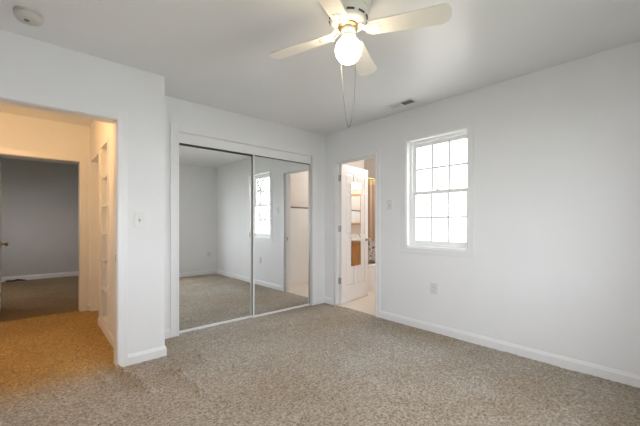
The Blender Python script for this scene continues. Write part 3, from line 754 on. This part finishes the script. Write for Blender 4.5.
tub = empty('bathtub', (4.2, 3.44, 0)); tag(tub, 'white bathtub behind the open bathroom door', 'bathtub')
bm = bmesh.new()
TX0, TX1, TY0, TY1 = -0.85, 0.795, 0.0, 0.775
def rr(x0, x1, y0, y1, c, z, n=5):
    pts = []
    for cx, cy, a0 in ((x1-c, y1-c, 0), (x0+c, y1-c, PI/2), (x0+c, y0+c, PI), (x1-c, y0+c, 1.5*PI)):
        for i in range(n+1): a = a0+PI/2*i/n; pts.append((cx+c*math.cos(a), cy+c*math.sin(a), z))
    return pts
rings = [rr(TX0, TX1, TY0+0.012, TY1, 0.01, 0.004), rr(TX0, TX1, TY0+0.012, TY1, 0.01, 0.41), rr(TX0, TX1, TY0, TY1, 0.012, 0.42), rr(TX0, TX1, TY0, TY1, 0.012, 0.45), rr(TX0+0.006, TX1-0.006, TY0+0.006, TY1-0.006, 0.02, 0.456),
         rr(TX0+0.08, TX1-0.08, TY0+0.08, TY1-0.08, 0.14, 0.452), rr(TX0+0.10, TX1-0.09, TY0+0.09, TY1-0.09, 0.15, 0.42), rr(TX0+0.2, TX1-0.13, TY0+0.13, TY1-0.13, 0.15, 0.12), rr(TX0+0.26, TX1-0.18, TY0+0.18, TY1-0.18, 0.12, 0.09)]
rv_ = [[bm.verts.new(p) for p in r_] for r_ in rings]
for a, b in zip(rv_, rv_[1:]):
    for i in range(len(a)): j = (i+1) % len(a); bm.faces.new((a[i], a[j], b[j], b[i]))
bm.faces.new(rv_[0]); bm.faces.new(rv_[-1]); link('tub_shell', bm, 'porcelain', tub, True)
bm = bmesh.new()
for x0, x1 in ((TX0+0.06, TX1-0.06),): box(bm, x0, x1, 0.004, 0.016, 0.06, 0.36, 0.008)
link('apron_panel', bm, 'porcelain', tub)
cu = empty('shower_curtain', (4.2, 3.50, 0)); tag(cu, 'tan shower curtain with a dark mottled lower band, hanging at the bathtub', 'shower curtain')
bm = bmesh.new(); n = 150; nzv = 14; g = []
for i in range(n+1):
    x = -0.80+1.58*i/n; y = 0.020*math.sin(x*52)+0.008*math.sin(x*23+1); row = []
    for j in range(nzv+1):
        z = 0.485+(1.90-0.485)*j/nzv; row.append(bm.verts.new((x, y*(1.15-0.35*j/nzv), z)))
    g.append(row)
for i in range(n):
    for j in range(nzv): bm.faces.new((g[i][j], g[i+1][j], g[i+1][j+1], g[i][j+1]))
cl = link('curtain_cloth', bm, 'curtain', cu, True); md = cl.modifiers.new('thickness', 'SOLIDIFY'); md.thickness = 0.002
for i in range(12):
    bm = bmesh.new(); x = -0.76+1.5*i/11
    tube(bm, [(x, 0.021*math.cos(a), 1.915+0.021*math.sin(a)) for a in [2*PI*k_/14 for k_ in range(15)]], 0.002, 6); link('ring', bm, 'brass', cu)
cr = bmesh.new(); tube(cr, [(3.304, 3.50, 1.92), (5.0, 3.50, 1.92)], 0.012, 12); o = link('curtain_rod', cr, 'brass', None, True); tag(o, 'brass-toned rod holding the tan shower curtain', 'curtain rod')

# dark scrap at the end of the far baseboard
bm = bmesh.new(); tube(bm, [(-0.40, 8.80, 0.012), (-0.36, 8.79, 0.02), (-0.30, 8.80, 0.012), (-0.22, 8.81, 0.022), (-0.14, 8.80, 0.012), (-0.10, 8.78, 0.010)], [0.008, 0.016, 0.014, 0.018, 0.012, 0.005], 8)
o = link('dark_scrap', bm, 'scrap', None, True); tag(o, 'small dark scrap on the carpet at the far room baseboard', 'scrap')

# ------------------------------------------------------------------ outdoors
bm = bmesh.new(); box(bm, BX+0.3, 30, -25, 25, -0.6, -0.4); box(bm, XR+0.2, BX+0.3, -25, BY0-0.2, -0.6, -0.4); struct('ground', bm, 'lawn')
bm = bmesh.new(); box(bm, -14, -1.7, -14, 14, -0.6, -0.4); box(bm, -1.7, XR+0.2, -14, YR-T-0.1, -0.6, -0.4); struct('ground_lawn', bm, 'grass')
hs = empty('neighbour_house', (9.0, 5.5, -0.4)); tag(hs, 'white clapboard house faintly visible outside the window', 'house')
bm = bmesh.new(); box(bm, 0.02, 6.0, -2.6, 5.0, 0, 3.2)
for i in range(26):
    z = i*0.123; box(bm, 0, 0.02, -2.6, 5.0, z, z+0.119, 0, Matrix.Translation((0, 0, 0)) @ Matrix.Shear('XY', 4, (0, 0)))
link('siding_wall', bm, 'siding', hs)
bm = bmesh.new(); prism(bm, [(-0.45, 3.12), (3.0, 4.9), (6.45, 3.12), (6.45, 3.24), (3.0, 5.05), (-0.45, 3.24)], -5.3, 2.9, Matrix.Rotation(PI/2, 4, 'X')); link('roof', bm, 'shingle', hs)
def hwin(y0, y1, z0, z1):
    bm = bmesh.new()
    for a in ((y0-0.09, y0, z0-0.09, z1+0.09), (y1, y1+0.09, z0-0.09, z1+0.09), (y0, y1, z0-0.09, z0), (y0, y1, z1, z1+0.09), (y0, y1, (z0+z1)/2+0.28, (z0+z1)/2+0.33)): box(bm, -0.04, 0.03, *a)
    f = link('window', bm, 'trim', hs)
    bm = bmesh.new(); box(bm, -0.012, 0.005, y0, y1, z0, z1); link('pane', bm, 'darkglass', f)
hwin(-1.46, -0.82, 1.08, 2.30)
hwin(1.2, 1.9, 1.08, 2.30)

tr = empty('garden_tree', (7.4, -5.2, -0.4)); tag(tr, 'green tree outdoors seen in the mirrored reflection of the window', 'tree')
bm = bmesh.new(); tube(bm, [(0, 0, 0), (0.03, 0.02, 1.0), (-0.02, 0.05, 1.9), (0.05, 0.0, 2.9), (0.0, 0.05, 4.0)], [0.11, 0.09, 0.075, 0.05, 0.02], 10)
tips = []
for i in range(22):
    z = 1.5+2.3*random.random(); a = random.random()*2*PI; L = 0.6+0.9*random.random(); d = Vector((math.cos(a), math.sin(a), 0.5))
    p0 = Vector((0, 0.03, z)); pts = [p0, p0+d*L*0.5+Vector((0, 0, 0.05)), p0+d*L]; tube(bm, pts, [0.025, 0.016, 0.006], 6); tips += [pts[1], pts[2]]
link('trunk', bm, 'bark', tr, True)
bm = bmesh.new()
for t_ in tips:
    for kq in range(30):
        p = t_+Vector((random.gauss(0, 0.26), random.gauss(0, 0.26), random.gauss(0, 0.22)))
        u = Vector((random.gauss(0, 1), random.gauss(0, 1), random.gauss(0, 1))).normalized(); w_ = u.orthogonal().normalized(); s = 0.055
        vs = [bm.verts.new(p+u*s), bm.verts.new(p+w_*s*0.5), bm.verts.new(p-u*s), bm.verts.new(p-w_*s*0.5)]; bm.faces.new(vs)
o = link('foliage', bm, 'leaf', tr)
